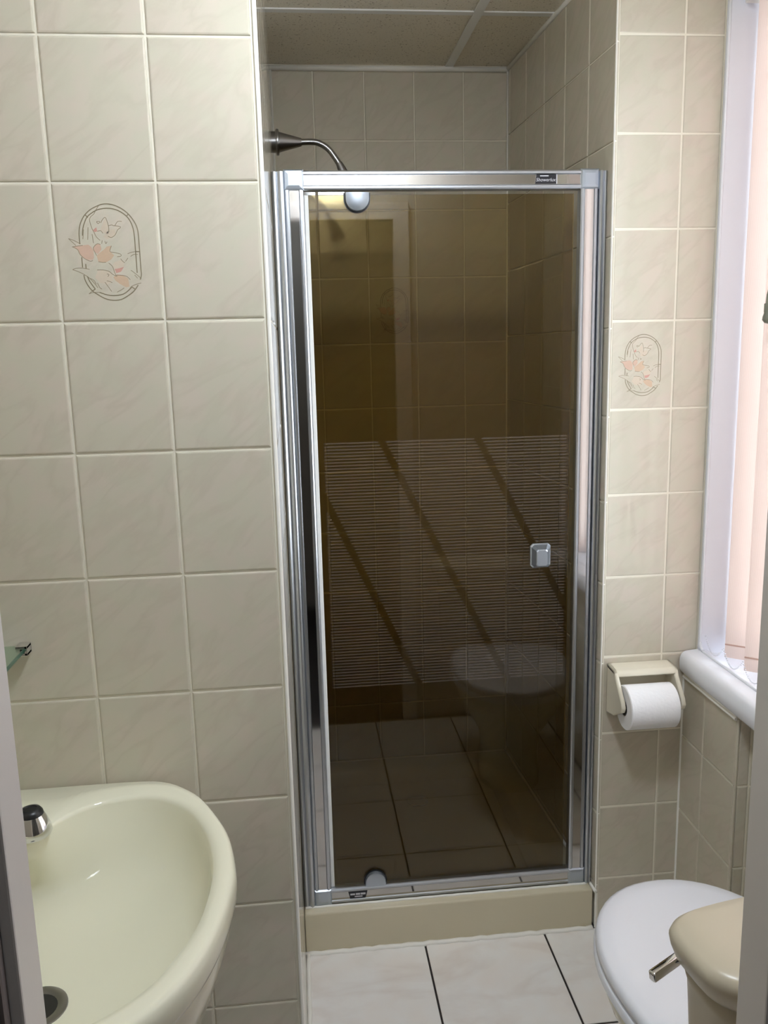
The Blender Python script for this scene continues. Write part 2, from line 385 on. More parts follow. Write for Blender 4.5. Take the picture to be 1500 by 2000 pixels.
# wall behind the basin (faces the camera), with the return into the shower
wb = struct(box('wall_back', -0.80, 0.004, G, 0.10, 0, CEIL + 0.03, M["grout"]))
ub = [-0.80 + 0.80 - (-0.0) for _ in range(0)]
ucut = [0.80 - k * TW for k in range(0, 6)] + [0.0]
tl = tile_wall(wb, (-0.802, 0), (0, 0), sorted(ucut), zcuts())
zl = zcuts(); jr = [k for k in range(len(zl) - 1) if abs((zl[k] + zl[k + 1]) / 2 - (ZR - 2.5 * TP)) < 0.02][0]
us = sorted(ucut); iu = [k for k in range(len(us) - 1) if abs((us[k] + us[k + 1]) / 2 - (0.802 - 1.5 * TW)) < 0.02][0]
flower_print(tl[(iu, jr)])
bm = bmesh.new()
prism(bm, [(0.0005, 0.004), (0.0005, -0.0012), (0.0028, -0.0022), (0.0056, -0.0016), (0.0066, 0.0005), (0.0066, 0.006), (0.004, 0.008)], 0, CEIL + 0.02, lambda p, q, a: (p, q, a))
mesh_obj('corner_trim', bm, M['sealant'], wb)['label'] = 'white plastic tile edge trim'
wsl = struct(box('wall_shower_left', -0.09, 0.006 - G, 0.10, 1.40, 0, CEIL + 0.03, M["grout"]))
bm = bmesh.new(); zz = zcuts()
for k in range(9):
    for j in range(len(zz) - 1):
        w, h = TW - GAP, zz[j] - zz[j + 1] - GAP
        if h > 0.01: tile_bm(bm, w, h, 0.085 + TW * (k + 0.0), (zz[j] + zz[j + 1]) / 2)
o = mesh_obj('tiles', bm, M['tile'], wsl, loc=(0.006, 0, 0), rot=(0, 0, PI / 2)); o['kind'] = 'stuff'
# shower back wall
YB = 1.365
wsb = struct(box('wall_shower_back', -0.01, 0.80, YB + G, YB + 0.1, 0, CEIL + 0.03, M["grout"]))
ucb = [0.006, 0.131, 0.2845, 0.4365, 0.589, 0.7265]
zb = zcuts(-0.031, 0.10, 2.332)
tlb = tile_wall(wsb, (0, YB), (1, YB), ucb, zb)
jb = [k for k in range(len(zb) - 1) if abs((zb[k] + zb[k + 1]) / 2 - (ZR - 0.031 - 2.5 * TP)) < 0.02][0]
flower_print(tlb[(2, jb)])
bm = bmesh.new(); tube(bm, [(0.006, YB - 0.002, 2.338), (0.727, YB - 0.002, 2.338)], 0.0075, 8); tube(bm, [(0.006, YB - 0.003, 0.106), (0.727, YB - 0.003, 0.106)], 0.005, 8)
tube(bm, [(0.727, YB - 0.002, 0.1), (0.727, YB - 0.002, 2.34)], 0.004, 8); tube(bm, [(0.008, YB - 0.002, 0.1), (0.008, YB - 0.002, 2.34)], 0.003, 8)
mesh_obj('sealant', bm, M['sealant'], wsb, smooth=True)['label'] = 'white sealant in the corners'
# shower right wall (slightly out of square) and the short wall with the roll holder
A0, A1 = Vector((0.727, YB)), Vector((0.763, 0.553)); LW = (A1 - A0).length
n = Vector((-(A0 - A1).normalized().y, (A0 - A1).normalized().x))  # to the left of far->near
bm = bmesh.new()
off = 0.0022
prism(bm, [(A0.x + off, A0.y + 0.05), (A1.x + off, A1.y + 0.0005 + G + 0.0015), (1.15, 0.557 + G), (1.15, A0.y + 0.05)], 0, CEIL + 0.02, lambda p, q, a: (p, q, a))
wsr = struct(mesh_obj('wall_shower_right', bm, M['grout']))
ucs = [LW - v for v in (0.0, 0.158, 0.316, 0.474, 0.632, 0.79, LW)]
tile_wall(wsr, A0, A1, sorted(ucs), zcuts(-0.016, 0.10, 2.34))
bm = bmesh.new(); tube(bm, [(A0.x - 0.001, A0.y, 2.340), (A1.x - 0.001, A1.y, 2.340)], 0.0065, 8); tube(bm, [(A0.x - 0.001, A0.y, 0.106), (A1.x - 0.001, A1.y, 0.108)], 0.005, 8)
mesh_obj('sealant', bm, M['sealant'], wsr, smooth=True)['label'] = 'white sealant along the ceiling and tray'
YR = 0.557
wbr = struct(box('wall_back_right', 0.766, 1.011, YR + G - 0.0008, YR + 0.02, 0, CEIL + 0.03, M["grout"]))
tlr = tile_wall(wbr, (0.0, YR), (1.0, YR), [0.7675, 0.919, 1.010], zcuts())
flower_print(tlr[(0, [k for k in range(len(zl) - 1) if abs((zl[k] + zl[k + 1]) / 2 - (ZR - 3.5 * TP)) < 0.02][0])])
bm = bmesh.new()
prism(bm, [(0.7625, 0.560), (0.7615, 0.5565), (0.7635, 0.5545), (0.7665, 0.555), (0.7672, 0.5575), (0.7672, 0.561)], 0, CEIL + 0.02, lambda p, q, a: (p, q, a))
mesh_obj('corner_trim', bm, M['sealant'], wbr)['label'] = 'white plastic tile edge trim'

# window wall on the right: below the sill, beside and above the window
XW = 1.012; WY0, WY1, WZ0, WZ1 = -0.46, 0.549, 0.738, 2.262
bm = bmesh.new()
add_box(bm, XW + G, 1.25, -0.74, 0.557, 0, WZ0 - 0.03); add_box(bm, XW + G, 1.25, -0.74, WY0, WZ0 - 0.03, CEIL + 0.03); add_box(bm, XW + G, 1.25, WY0, 0.557, WZ1, CEIL + 0.03)
add_box(bm, XW + G, 1.25, WY1, 0.557 + 0.02, WZ0 - 0.03, WZ1)
XB, YBX = 0.979, 0.291    # tiled pipe boxing in the corner
add_box(bm, XB + G, XW + 0.01, YBX + G, 0.557, 0, 0.692)
wr = struct(mesh_obj('wall_right', bm, M['grout']))
zlow = [0.692] + [v - 0.018 for v in zl if 0.04 < v < 0.68] + [0.0]
tile_wall(wr, (XB, YR), (XB, -1), [0.0, 0.112, YR - YBX - 0.004], zlow)
tile_wall(wr, (0, YBX), (1, YBX), [XB + 0.005, XW], zlow)
tile_wall(wr, (XW, YBX), (XW, -1), [0.0, TW, 2 * TW, 3 * TW, 4 * TW, 5 * TW, 6 * TW, YBX + 0.72], zlow)
tile_wall(wr, (XW, WY0), (XW, -1), [0.02, 0.02 + TW, 0.26], [v for v in zl if v > 0.6])
bm = bmesh.new()
tube(bm, [(XB + 0.001, 0.552, 0.694), (XB + 0.001, 0.296, 0.694)], 0.0045, 8); tube(bm, [(XB - 0.002, 0.552, 0.687), (XB - 0.002, 0.296, 0.687)], 0.0045, 8)
add_box(bm, XB + 0.002, XB + 0.024, 0.284, 0.556, 0.690, 0.698)
mesh_obj('top_trim', bm, M['sealant'], wr)['label'] = 'white double plastic trim along the boxing top'
bm = bmesh.new(); tube(bm, [(XB + 0.002, YBX + 0.002, 0), (XB + 0.002, YBX + 0.002, 0.688)], 0.0035, 8); mesh_obj('corner_trim', bm, M['tile'], wr)
bm = bmesh.new(); tube(bm, [(XB, YR - 0.001, 0), (XB, YR - 0.001, 0.69)], 0.0035, 8); mesh_obj('sealant', bm, M['sealant'], wr)

# left room wall and wall with the doorway
wl = struct(box('wall_left', -0.90, -0.802 , -0.74, 0.1, 0, CEIL + 0.03, M["grout"]))
tile_wall(wl, (-0.80, -0.71), (-0.80, 1), [0, 0.10, 0.10 + TW, 0.10 + 2 * TW, 0.10 + 3 * TW, 0.71], zl)
DX0, DX1, DZ = -0.197, 0.430, 1.985; FY0, FY1 = -0.748, -0.716
bm = bmesh.new()
add_box(bm, -0.90, DX0 - 0.012, FY0, FY1, 0, CEIL + 0.03); add_box(bm, DX1 + 0.012, 1.25, FY0, FY1, 0, CEIL + 0.03); add_box(bm, DX0 - 0.012, DX1 + 0.012, FY0, FY1, DZ + 0.012, CEIL + 0.03)
wf = struct(mesh_obj('wall_front', bm, M['hall']))
d1 = struct(empty('door_1'))
def jamb(x0, x1): 
    o = box('jamb', x0, x1, FY0 - 0.002, FY1 + 0.014, 0, DZ + 0.012, M['gloss_paint'], d1, 0.002); return o
jamb(DX0 - 0.012, DX0); jamb(DX1, DX1 + 0.012)
box('head', DX0, DX1, FY0 - 0.002, FY1 + 0.014, DZ, DZ + 0.012, M['gloss_paint'], d1, 0.002)
for s, x in ((-1, DX0 - 0.004), (1, DX1 + 0.004)):
    bm = bmesh.new()
    x0, x1 = sorted((x, x + s * 0.055))
    add_box(bm, x0, x1, FY1 + 0.0005, FY1 + 0.013, 0, DZ + 0.06, 0.003); mesh_obj('architrave', bm, M['gloss_paint'], d1)
    bm = bmesh.new(); x0, x1 = sorted((x + s * 0.006, x + s * 0.07))
    add_box(bm, x0, x1, FY0 - 0.014, FY0 - 0.0005, 0, DZ + 0.06, 0.003); mesh_obj('architrave', bm, M['shaded_paint'], d1)
box('architrave', DX0 - 0.059, DX1 + 0.059, FY1 + 0.0005, FY1 + 0.0125, DZ + 0.004, DZ + 0.06, M['gloss_paint'], d1, 0.003)
box('architrave', DX0 - 0.065, DX1 + 0.065, FY0 - 0.0135, FY0 - 0.0005, DZ + 0.008, DZ + 0.06, M['shaded_paint'], d1, 0.003)

# ceiling: suspended mineral fibre panels in a painted grid
ce = struct(box('ceiling', -1.02, 1.32, -2.52, 1.5, CEIL + 0.02, CEIL + 0.10, M['white']))
gx = [-0.90, -0.06, 0.545, 1.15]; gy = [1.37, 0.955, 0.35, -0.255, -0.86, -1.465, -2.4]
for i in range(3):
    for j in range(6):
        x0, x1, y0, y1 = gx[i] + 0.003, gx[i + 1] - 0.003, gy[j + 1] + 0.003, gy[j] - 0.003
        box('ceiling_panel', x0, x1, y0, y1, CEIL + 0.004, CEIL + 0.018, M['panel'], ce)
for x in gx[1:3]: box('grid_bar', x - 0.012, x + 0.012, -2.4, 1.37, CEIL - 0.001, CEIL + 0.003, M['white'], ce)
for y in gy[1:6]: box('grid_bar', -0.90, 1.15, y - 0.011, y + 0.011, CEIL, CEIL + 0.0035, M['white'], ce)

# hall outside the door where the photographer stands
struct(box('wall_hall_back', -0.95, 1.30, -2.5, -2.4, 0, CEIL + 0.03, M["hall"]))
struct(box('wall_hall_left', -1.0, -0.90, -2.5, -0.74, 0, CEIL + 0.03, M["hall"]))
struct(box('wall_hall_right', 1.20, 1.30, -2.5, -0.74, 0, CEIL + 0.03, M["hall"]))

# window: liner, frame, sill, glass
w1 = struct(empty('window_1'))
bm = bmesh.new()
add_box(bm, XW - 0.002, 1.145, WY1 - 0.002, WY1 + 0.006, WZ0, WZ1); mesh_obj('reveal', bm, M['white_gloss'], w1)
box('reveal', XW - 0.002, 1.145, WY0 - 0.006, WY0 + 0.002, WZ0, WZ1, M['gloss_paint'], w1)
box('reveal', XW - 0.002, 1.145, WY0, WY1, WZ1 - 0.002, WZ1 + 0.006, M['gloss_paint'], w1)
bm = bmesh.new()
prof = [(0.970, 0.700), (0.965, 0.708), (0.9635, 0.725), (0.9645, 0.738), (0.9680, 0.747), (0.9745, 0.7525), (0.982, 0.7545), (1.010, 0.7565), (1.03, 0.7565), (1.03, 0.715), (0.98, 0.712)]
prism(bm, prof, -0.50, 0.553, lambda p, q, a: (p, a, q))
smooth_by_angle(mesh_obj('sill', bm, M['white_gloss'], w1), 36)
bm = bmesh.new()
tube(bm, catmull([(1.0115, WY0, 0.7585), (1.0115, 0.2, 0.7585), (1.0115, 0.500, 0.7585), (1.0115, 0.532, 0.762), (1.0115, 0.543, 0.776), (1.0115, 0.545, 0.81), (1.0115, 0.545, 1.4), (1.0115, 0.545, WZ1)], 5), 0.0035, 8)
mesh_obj('bead', bm, M['white_gloss'], w1, smooth=True)
box('ledge', 1.03, 1.16, WY0, WY1, 0.70, 0.746, M['white_gloss'], w1, 0.002)
fr = bmesh.new()
for y0, y1, z0, z1 in ((WY0, WY1, 0.746, 0.80), (WY0, WY1, 2.20, WZ1), (WY0, WY0 + 0.055, 0.80, 2.20), (WY1 - 0.055, WY1, 0.80, 2.20), (0.01, 0.06, 0.80, 2.20)):
    add_box(fr, 1.125, 1.165, y0, y1, z0, z1, 0.003)
mesh_obj('window_frame', fr, M['white_gloss'], w1)
for y0, y1 in ((WY0 + 0.055, 0.01), (0.06, WY1 - 0.055)): box('pane', 1.143, 1.147, y0, y1, 0.80, 2.20, M['clear_glass'], w1)

# ------------------------------------------------------------------ vertical blind
vb = empty('vertical_blind', (1.056, 0.05, 0.77), 0, 'pale pink vertical blind with beaded chain hanging in the window recess', 'blind')
SA = math.radians(-37); ZB0, ZB1 = 0.775, 2.215
bm = bmesh.new(); add_box(bm, -0.02, 0.02, -0.49, 0.48, ZB1 - 0.77 + 0.004, ZB1 - 0.77 + 0.034, 0.003); mesh_obj('headrail', bm, M['white'], vb)
sl_me = None
for k in range(11):
    yc = 0.503 - 0.088 * k
    rz = SA - math.radians((0, 1, 3, 8, 13, 17, 20, 20, 20, 20, 20)[k]) + random.uniform(-0.03, 0.03)
    if sl_me is None:
        bm = bmesh.new(); add_box(bm, -0.0445, 0.0445, -0.0004, 0.0004, 0, ZB1 - ZB0)
        sl = mesh_obj('slat', bm, M['fabric'], vb); sl_me = sl.data
        bm = bmesh.new(); add_box(bm, -0.0447, 0.0447, -0.0012, 0.0012, 0.030, 0.0335); sm = mesh_obj('seam', bm, M['seam'], sl); sm_me = sm.data
    else:
        sl = link('slat', sl_me, vb); link('seam', sm_me, sl)
    if k == 0: yc = 0.500; rz = math.radians(60)
    sl.location = (0, yc - 0.05, ZB0 - 0.77); sl.rotation_euler = (0, 0, rz)
# beaded chain looping from slat foot to slat foot, room-side corners
bm = bmesh.new()
def bead(p, r=0.0021):
    bmesh.ops.create_icosphere(bm, subdivisions=1, radius=r, matrix=Matrix.Translation(p))
cs, sn = math.cos(SA), math.sin(SA)
for side in (-1, 1):
    for k in range(5):
        a = Vector((side * 0.0445 * cs, 0.453 - 0.088 * k + side * 0.0445 * sn, 0.027)); b = a - Vector((0, 0.088, 0))
        for i in range(22):
            t = i / 22; p = a.lerp(b, t); p.z -= 0.032 * (1 - (2 * t - 1) ** 2); p.x -= 0.003; bead(p)
mesh_obj('chain', bm, M['white_gloss'], vb, smooth=True)['kind'] = 'stuff'
bm = bmesh.new()
cx, cy, cz = 1.003 - 1.056, 0.30 - 0.05, 1.54 - 0.77
lathe(bm, [(0.004, 0), (0.011, 0.002), (0.0155, 0.008), (0.0150, 0.014), (0.0125, 0.022), (0.0132, 0.024), (0.0132, 0.040), (0.0105, 0.041), (0.0095, 0.058), (0.0075, 0.068), (0.003, 0.071)], 20, Matrix.Translation((cx, cy, cz)))
mesh_obj('cord_weight', bm, M['weight'], vb, smooth=True)['label'] = 'grey stepped plastic weight on the pull cord'
bm = bmesh.new(); tube(bm, [(cx, cy, cz + 0.068), (cx + 0.005, cy, 1.0), (cx + 0.042, cy, ZB1 - 0.77 + 0.012)], 0.0012, 6); mesh_obj('pull_cord', bm, M['white'], vb)

# ------------------------------------------------------------------ shower tray
tr = empty('shower_tray', (0.38, 0.95, 0), 0, 'beige raised shower tray with a plain front step behind the floor tiles', 'shower tray')
bm = bmesh.new()
def rrect(x0, x1, y0, y1, r, z, n=6):
    out = []
    for cx_, cy_, a0 in ((x1 - r, y1 - r, 0), (x0 + r, y1 - r, PI / 2), (x0 + r, y0 + r, PI), (x1 - r, y0 + r, 1.5 * PI)):
        for k in range(n + 1):
            a = a0 + PI / 2 * k / n; out.append(Vector((cx_ + r * math.cos(a) - 0.38, cy_ + r * math.sin(a) - 0.95, z)))
    return out
X0, X1, Y0, Y1 = 0.0065, 0.757, 0.5575, 1.357
def xr(y): return 0.7585 - (y - 0.557) * 0.0445
def outer(z, d=0.0):
    o = []
    for p in rrect(X0 + d, X1 - d, Y0 + d, Y1 - d, 0.004, z): o.append(Vector((min(p.x, xr(p.y + 0.95) - 0.38 - d - 0.002), p.y, p.z)))
    return o
loft(bm, [outer(0.0), outer(0.106), outer(0.110, 0.0012), outer(0.112, 0.004), rrect(0.075, 0.66, 0.655, 1.29, 0.05, 0.111), rrect(0.085, 0.65, 0.665, 1.28, 0.05, 0.103), rrect(0.10, 0.635, 0.68, 1.265, 0.05, 0.066), rrect(0.14, 0.60, 0.72, 1.225, 0.04, 0.060)])
smooth_by_angle(mesh_obj('tray_body', bm, M['tray'], tr), 40)
bm = bmesh.new(); lathe(bm, [(0.035, 0.0602), (0.035, 0.063), (0.030, 0.0645), (0.012, 0.062)], 24, Matrix.Translation((0, 0.2, 0))); mesh_obj('waste', bm, M['chrome'], tr, smooth=True)

# ------------------------------------------------------------------ shower door
sd = empty('shower_door', (0.38, 0.60, 0.112), 0, 'framed pivot shower door of bronze tinted glass in an aluminium frame', 'shower door')
def loc(p): return Vector((p[0] - 0.38, p[1] - 0.60, p[2] - 0.112))
ZD0, ZD1 = 0.114, 1.896; XL, XR = 0.0345, 0.741
RP = [(0, -0.012), (0, 0.005), (0.0012, 0.008), (0.0040, 0.0100), (0.0085, 0.0100), (0.0102, 0.0072), (0.0318, 0.0072), (0.0335, 0.0100), (0.0380, 0.0100), (0.0408, 0.008), (0.042, 0.005), (0.042, -0.012)]
def rail(name, a0, a1, f, fi):
    bm = bmesh.new(); prism(bm, RP, a0, a1, f); o = mesh_obj(name, bm, M['alu'], sd)
    bm = bmesh.new(); prism(bm, [(0.0108, 0.0073), (0.0108, 0.0079), (0.0312, 0.0079), (0.0312, 0.0073)], a0, a1, f)
    i = mesh_obj('inlay', bm, M['alu_dark'], o); i['label'] = 'polished flat strip in the rail'; return o
YF = 0.595
hz = lambda zb: (lambda p, q, a: loc((a, YF - q, zb + p)))
vt = lambda xb: (lambda p, q, a: loc((xb + p, YF - q, a)))
rail('top_rail', XL + 0.041, XR - 0.041, hz(ZD1 - 0.043), 0)
rail('bottom_rail', XL + 0.041, XR - 0.041, hz(ZD0 + 0.001), 0)
rail('upright', ZD0 + 0.042, ZD1 - 0.042, vt(XL), 0)
rail('upright', ZD0 + 0.042, ZD1 - 0.042, vt(XR - 0.042), 0)
bm = bmesh.new()   # sloping drip ledge in front of the glass along the bottom rail
prism(bm, [(0.605, 0.157), (0.5905, 0.156), (0.5895, 0.1535), (0.605, 0.150)], XL + 0.0425, XR - 0.0425, lambda p, q, a: loc((a, p, q))); mesh_obj('drip_ledge', bm, M['alu'], sd)
bm = bmesh.new(); tube(bm, [loc((0.010 + 0.018 * k, 0.5825 + 0.0006 * math.sin(k * 2.3), 0.1125)) for k in range(42)], 0.0038, 8)
mesh_obj('sealant', bm, M['sealant'], sd, smooth=True)['label'] = 'white sealant bead under the bottom rail'
for x in (XL - 0.0005, XR - 0.0425):
    for z in (ZD0, ZD1 - 0.043):
        bm = bmesh.new(); w = 0.0435
        def rg(d, y): return [loc((x + (d if sx < 0 else w - d), y, z + (d if sz < 0 else w - d))) for sx, sz in ((-1, -1), (1, -1), (1, 1), (-1, 1))]
        loft(bm, [rg(0, YF + 0.012), rg(0, YF - 0.0085), rg(0.0035, YF - 0.012), rg(0.010, YF - 0.0128)]); mesh_obj('corner_block', bm, M['block'], sd)
CP = [(0, 0.004), (0.001, -0.008), (0.006, -0.0125), (0.011, -0.010), (0.0125, -0.0085), (0.016, -0.0135), (0.021, -0.0155), (0.0255, -0.0135), (0.028, -0.008), (0.028, 0.012), (0, 0.012)]
for s, x in ((1, 0.0070), (-1, 0.7610)):
    wd = 1.0 if s > 0 else 0.68
    bm = bmesh.new(); prism(bm, CP, ZD0, ZD1 - 0.004, lambda p, q, a: loc((x + s * p * wd, YF + q, a)))
    smooth_by_angle(mesh_obj('wall_channel', bm, M['alu'], sd), 50)
GX0, GX1, GZ0, GZ1 = 0.0865, 0.6885, 0.1565, 1.8455; GY = 0.600
box('glass_pane', *[v for v in (GX0 - 0.38, GX1 - 0.38, GY - 0.60, GY + 0.006 - 0.60, GZ0 - 0.112, GZ1 - 0.112)], M['bronze_glass'], sd)['label'] = 'bronze tinted glass'
box('door_seal', 0.0770 - 0.38, 0.0862 - 0.38, -0.004, 0.006, GZ0 - 0.112, GZ1 - 0.112, M['white'], sd, 0.0015)['label'] = 'cream seal strip'
# frosted print: fine level lines broken by three slanting clear bands
bm = bmesh.new(); yf = GY - 0.0004 - 0.60
gaps = [((0.460, 1.304), (0.679, 0.877)), ((0.258, 1.250), (0.530, 0.705)), ((0.128, 1.100), (0.304, 0.713))]
z = 0.694
while z < 1.300:
    cuts = []
    for (xa, za), (xb, zb_) in gaps:
        xg = xa + (za - z) * (xb - xa) / (za - zb_)
        cuts.append((xg - 0.009, xg + 0.009))
    xs = 0.100
    for c0, c1 in sorted(cuts) + [(0.680, 0.68)]:
        e = min(c0, 0.680)
        if e - xs > 0.004:
            v = [bm.verts.new((a - 0.38, yf, b - 0.112)) for a, b in ((xs, z), (e, z), (e, z + 0.0034), (xs, z + 0.0034))]; bm.faces.new(v)
        xs = max(xs, c1)
    z += 0.0075
o = mesh_obj('frosted_lines', bm, M['frost'], sd); o['kind'] = 'stuff'; o['label'] = 'fine frosted lines with slanting clear bands'
# pivots: half discs with a black gasket behind
def pivot(xc, zflat, sgn):
    bm = bmesh.new(); n = 24; r = 0.0265; h = 0.013
    def ring(rr, y, hh):
        pts = [(rr * math.cos(PI * k / n), hh + rr * math.sin(PI * k / n)) for k in range(n + 1)]
        pts = [(rr, 0.0)] + pts + [(-rr, 0.0)]
        return [loc((xc + a, y, zflat + sgn * b)) for a, b in pts]
    loft(bm, [ring(r, GY, h), ring(r, GY - 0.011, h), ring(r - 0.001, GY - 0.0132, h), ring(r - 0.003, GY - 0.014, h)]); p = smooth_by_angle(mesh_obj('pivot_hinge', bm, M['block'], sd), 30)
    bm = bmesh.new(); loft(bm, [ring(r + 0.003, GY, h), ring(r + 0.003, GY - 0.0035, h)]); g = mesh_obj('gasket', bm, M['black'], p)
pivot(0.1935, 1.849, -1); pivot(0.1915, 0.152, 1)
# knob: octagonal plate rising to a narrow grip
bm = bmesh.new()
def octa(cx_, cz_, w, h, c, y):
    a, b = w / 2, h / 2
    return [loc((cx_ + p, y, cz_ + q)) for p, q in ((-a + c, -b), (a - c, -b), (a, -b + c), (a, b - c), (a - c, b), (-a + c, b), (-a, b - c), (-a, -b + c))]
loft(bm, [octa(0.618, 1.005, 0.050, 0.060, 0.006, GY), octa(0.618, 1.005, 0.050, 0.060, 0.006, GY - 0.004), octa(0.618, 1.005, 0.045, 0.055, 0.006, GY - 0.007), octa(0.616, 1.004, 0.028, 0.042, 0.004, GY - 0.026), octa(0.616, 1.004, 0.024, 0.038, 0.004, GY - 0.028)])
mesh_obj('knob', bm, M['block'], sd)['label'] = 'faceted silver knob'
# maker's plates
def text_mesh(body, size, m, parent, locn):
    c = bpy.data.curves.new('lettering', 'FONT'); c.body = body; c.size = size; c.align_x = 'CENTER'; c.align_y = 'CENTER'; c.shear = 0.25; c.extrude = 0.0001
    t = bpy.data.objects.new('tmp', c); COL.objects.link(t)
    me = bpy.data.meshes.new_from_object(t.evaluated_get(bpy.context.evaluated_depsgraph_get())); bpy.data.objects.remove(t)
    me.materials.clear(); me.materials.append(m)
    return link('lettering', me, parent, locn, (PI / 2, 0, 0))
bm = bmesh.new(); prism(bm, [(0.594, 1.8645), (0.6425, 1.8645), (0.6425, 1.8845), (0.5965, 1.8845)], YF - 0.0092, YF - 0.0075, lambda p, q, a: loc((p, a, q))); mp = mesh_obj('maker_plate', bm, M['plate'], sd)
bm = bmesh.new(); add_box(bm, 0.6425 - 0.38, 0.6445 - 0.38, YF - 0.0094 - 0.6, YF - 0.0075 - 0.6, 1.8645 - 0.112, 1.8845 - 0.112); add_box(bm, 0.605 - 0.38, 0.6245 - 0.38, YF - 0.0096 - 0.6, YF - 0.009 - 0.6, 1.8800 - 0.112, 1.8822 - 0.112); mesh_obj('print_bar', bm, M['plate_text'], mp)
text_mesh('Showerlux', 0.0104, M['plate_text'], mp, loc((0.6180, YF - 0.0094, 1.8725)))
zb_ = ZD0 + 0.0125
bm = bmesh.new(); prism(bm, [(0.124, zb_), (0.164, zb_), (0.169, zb_ + 0.018), (0.120, zb_ + 0.018)], YF - 0.0092, YF - 0.0075, lambda p, q, a: loc((p, a, q))); mp = mesh_obj('maker_plate', bm, M['plate'], sd)
bm = bmesh.new()
for x0, x1, z0, z1 in ((0.125, 0.137, 0.009, 0.0135), (0.139, 0.150, 0.0088, 0.0140), (0.1515, 0.164, 0.0088, 0.0140), (0.136, 0.156, 0.0030, 0.0060)):
    add_box(bm, x0 - 0.38, x1 - 0.38, YF - 0.0096 - 0.6, YF - 0.009 - 0.6, zb_ + z0 - 0.112, zb_ + z1 - 0.112)
mesh_obj('print_bar', bm, M['plate_text'], mp)

# ------------------------------------------------------------------ shower head on the left return wall
YS = 0.97
sh = empty('overhead_shower', (0.006, YS, 2.04), 0, 'brushed steel shower head on a bent arm high on the left wall above the door', 'shower head')
bm = bmesh.new(); lathe(bm, [(0.026, 0.0), (0.026, 0.012), (0.031, 0.0125), (0.032, 0.016), (0.031, 0.0195), (0.0245, 0.021), (0.012, 0.070), (0.0095, 0.078)], 32, align((0, 0, 0), (1, 0, 0))); smooth_by_angle(mesh_obj('wall_boss', bm, M['satin_chrome'], sh), 40)
bm = bmesh.new(); tube(bm, catmull([(0.07, 0, 0), (0.10, 0, 0.001), (0.122, 0, -0.002), (0.146, 0, -0.016), (0.166, 0, -0.042), (0.183, 0, -0.070)], 6), 0.0078, 14); mesh_obj('arm', bm, M['satin_chrome'], sh, smooth=True)
bm = bmesh.new(); lathe(bm, [(0.0085, -0.012), (0.0105, 0.0), (0.0125, 0.02), (0.0165, 0.045), (0.024, 0.075), (0.0255, 0.085), (0.024, 0.088), (0.008, 0.0885)], 28, align((0.178, 0, -0.062), (0.42, 0, -0.9))); smooth_by_angle(mesh_obj('rose', bm, M['satin_chrome'], sh), 40)

# ------------------------------------------------------------------ basin
BX, BY = -0.40, -0.31
OUT = [(-0.40, -0.003), (-0.26, -0.003), (-0.205, -0.012), (-0.165, -0.042), (-0.132, -0.085), (-0.090, -0.180), (-0.0725, -0.270), (-0.0725, -0.325), (-0.083, -0.400), (-0.100, -0.460), (-0.124, -0.508), (-0.160, -0.552), (-0.22, -0.592), (-0.30, -0.615), (-0.40, -0.622)]
INN = [(-0.40, -0.178), (-0.386, -0.172), (-0.372, -0.150), (-0.358, -0.118), (-0.330, -0.088), (-0.293, -0.067), (-0.247, -0.060), (-0.206, -0.069), (-0.160, -0.109), (-0.128, -0.168), (-0.109, -0.238), (-0.104, -0.305), (-0.112, -0.385), (-0.132, -0.445), (-0.165, -0.502), (-0.225, -0.548), (-0.31, -0.575), (-0.40, -0.582)]
NB = 144
def polar(P):
    P = catmull([(a, b, 0) for a, b in P], 6); P = [(p.x, p.y) for p in P] + [(2 * BX - p.x, p.y) for p in P[1:-1]]
    th = np.array([math.atan2(b - BY, a - BX) for a, b in P]); r = np.array([math.hypot(a - BX, b - BY) for a, b in P]); o = np.argsort(th); th, r = th[o], r[o]
    th = np.r_[th - 2 * PI, th, th + 2 * PI]; r = np.r_[r, r, r]
    return np.interp(np.linspace(-PI, PI, NB, endpoint=False), th, r)
TH = np.linspace(-PI, PI, NB, endpoint=False); RO, RI = polar(OUT), polar(INN)
# bowl contour loses the tap-ledge notch as it goes down
RS = np.minimum(RI, RI); k_ = np.ones(17) / 17
def soft(r, times):
    for _ in range(times): r = np.convolve(np.r_[r[-8:], r, r[:8]], k_, 'valid')
    return r
bs = empty('wash_basin', (BX, -0.003, 0.80), 0, 'yellow cream ceramic wash basin on the tiled wall below the glass shelf', 'wash basin')
def bring(r, z, cx_=BX, cy_=BY): return [Vector((cx_ + a * math.cos(t) - BX, cy_ + a * math.sin(t) + 0.003, z - 0.80)) for a, t in zip(r, TH)]
def wallclip(ring): return [Vector((p.x, min(p.y, 0.0), p.z)) for p in ring]
bm = bmesh.new()
DR = (-0.343, -0.322, 0.640)
rings = [bring(RO * 0.40, 0.600), bring(RO * 0.60, 0.615), bring(RO * 0.84, 0.645), bring(RO * 0.93, 0.685), bring(RO * 0.968, 0.725), bring(RO * 0.979, 0.752), bring(RO * 0.981, 0.757),
         bring(RO * 0.992, 0.760), bring(RO * 1.0, 0.768), bring(RO * 1.0, 0.786), bring(RO * 0.994, 0.795), bring(RO * 0.982, 0.800)]
RIo = np.minimum(RI * 1.03 + 0.003, RO * 0.97)
rings += [bring(RO * 0.5 + RIo * 0.5, 0.8012), bring(RIo, 0.8004), bring(RI * 1.008, 0.7985), bring(RI, 0.7935)]
S1, S2 = soft(RI, 1), soft(RI, 3)
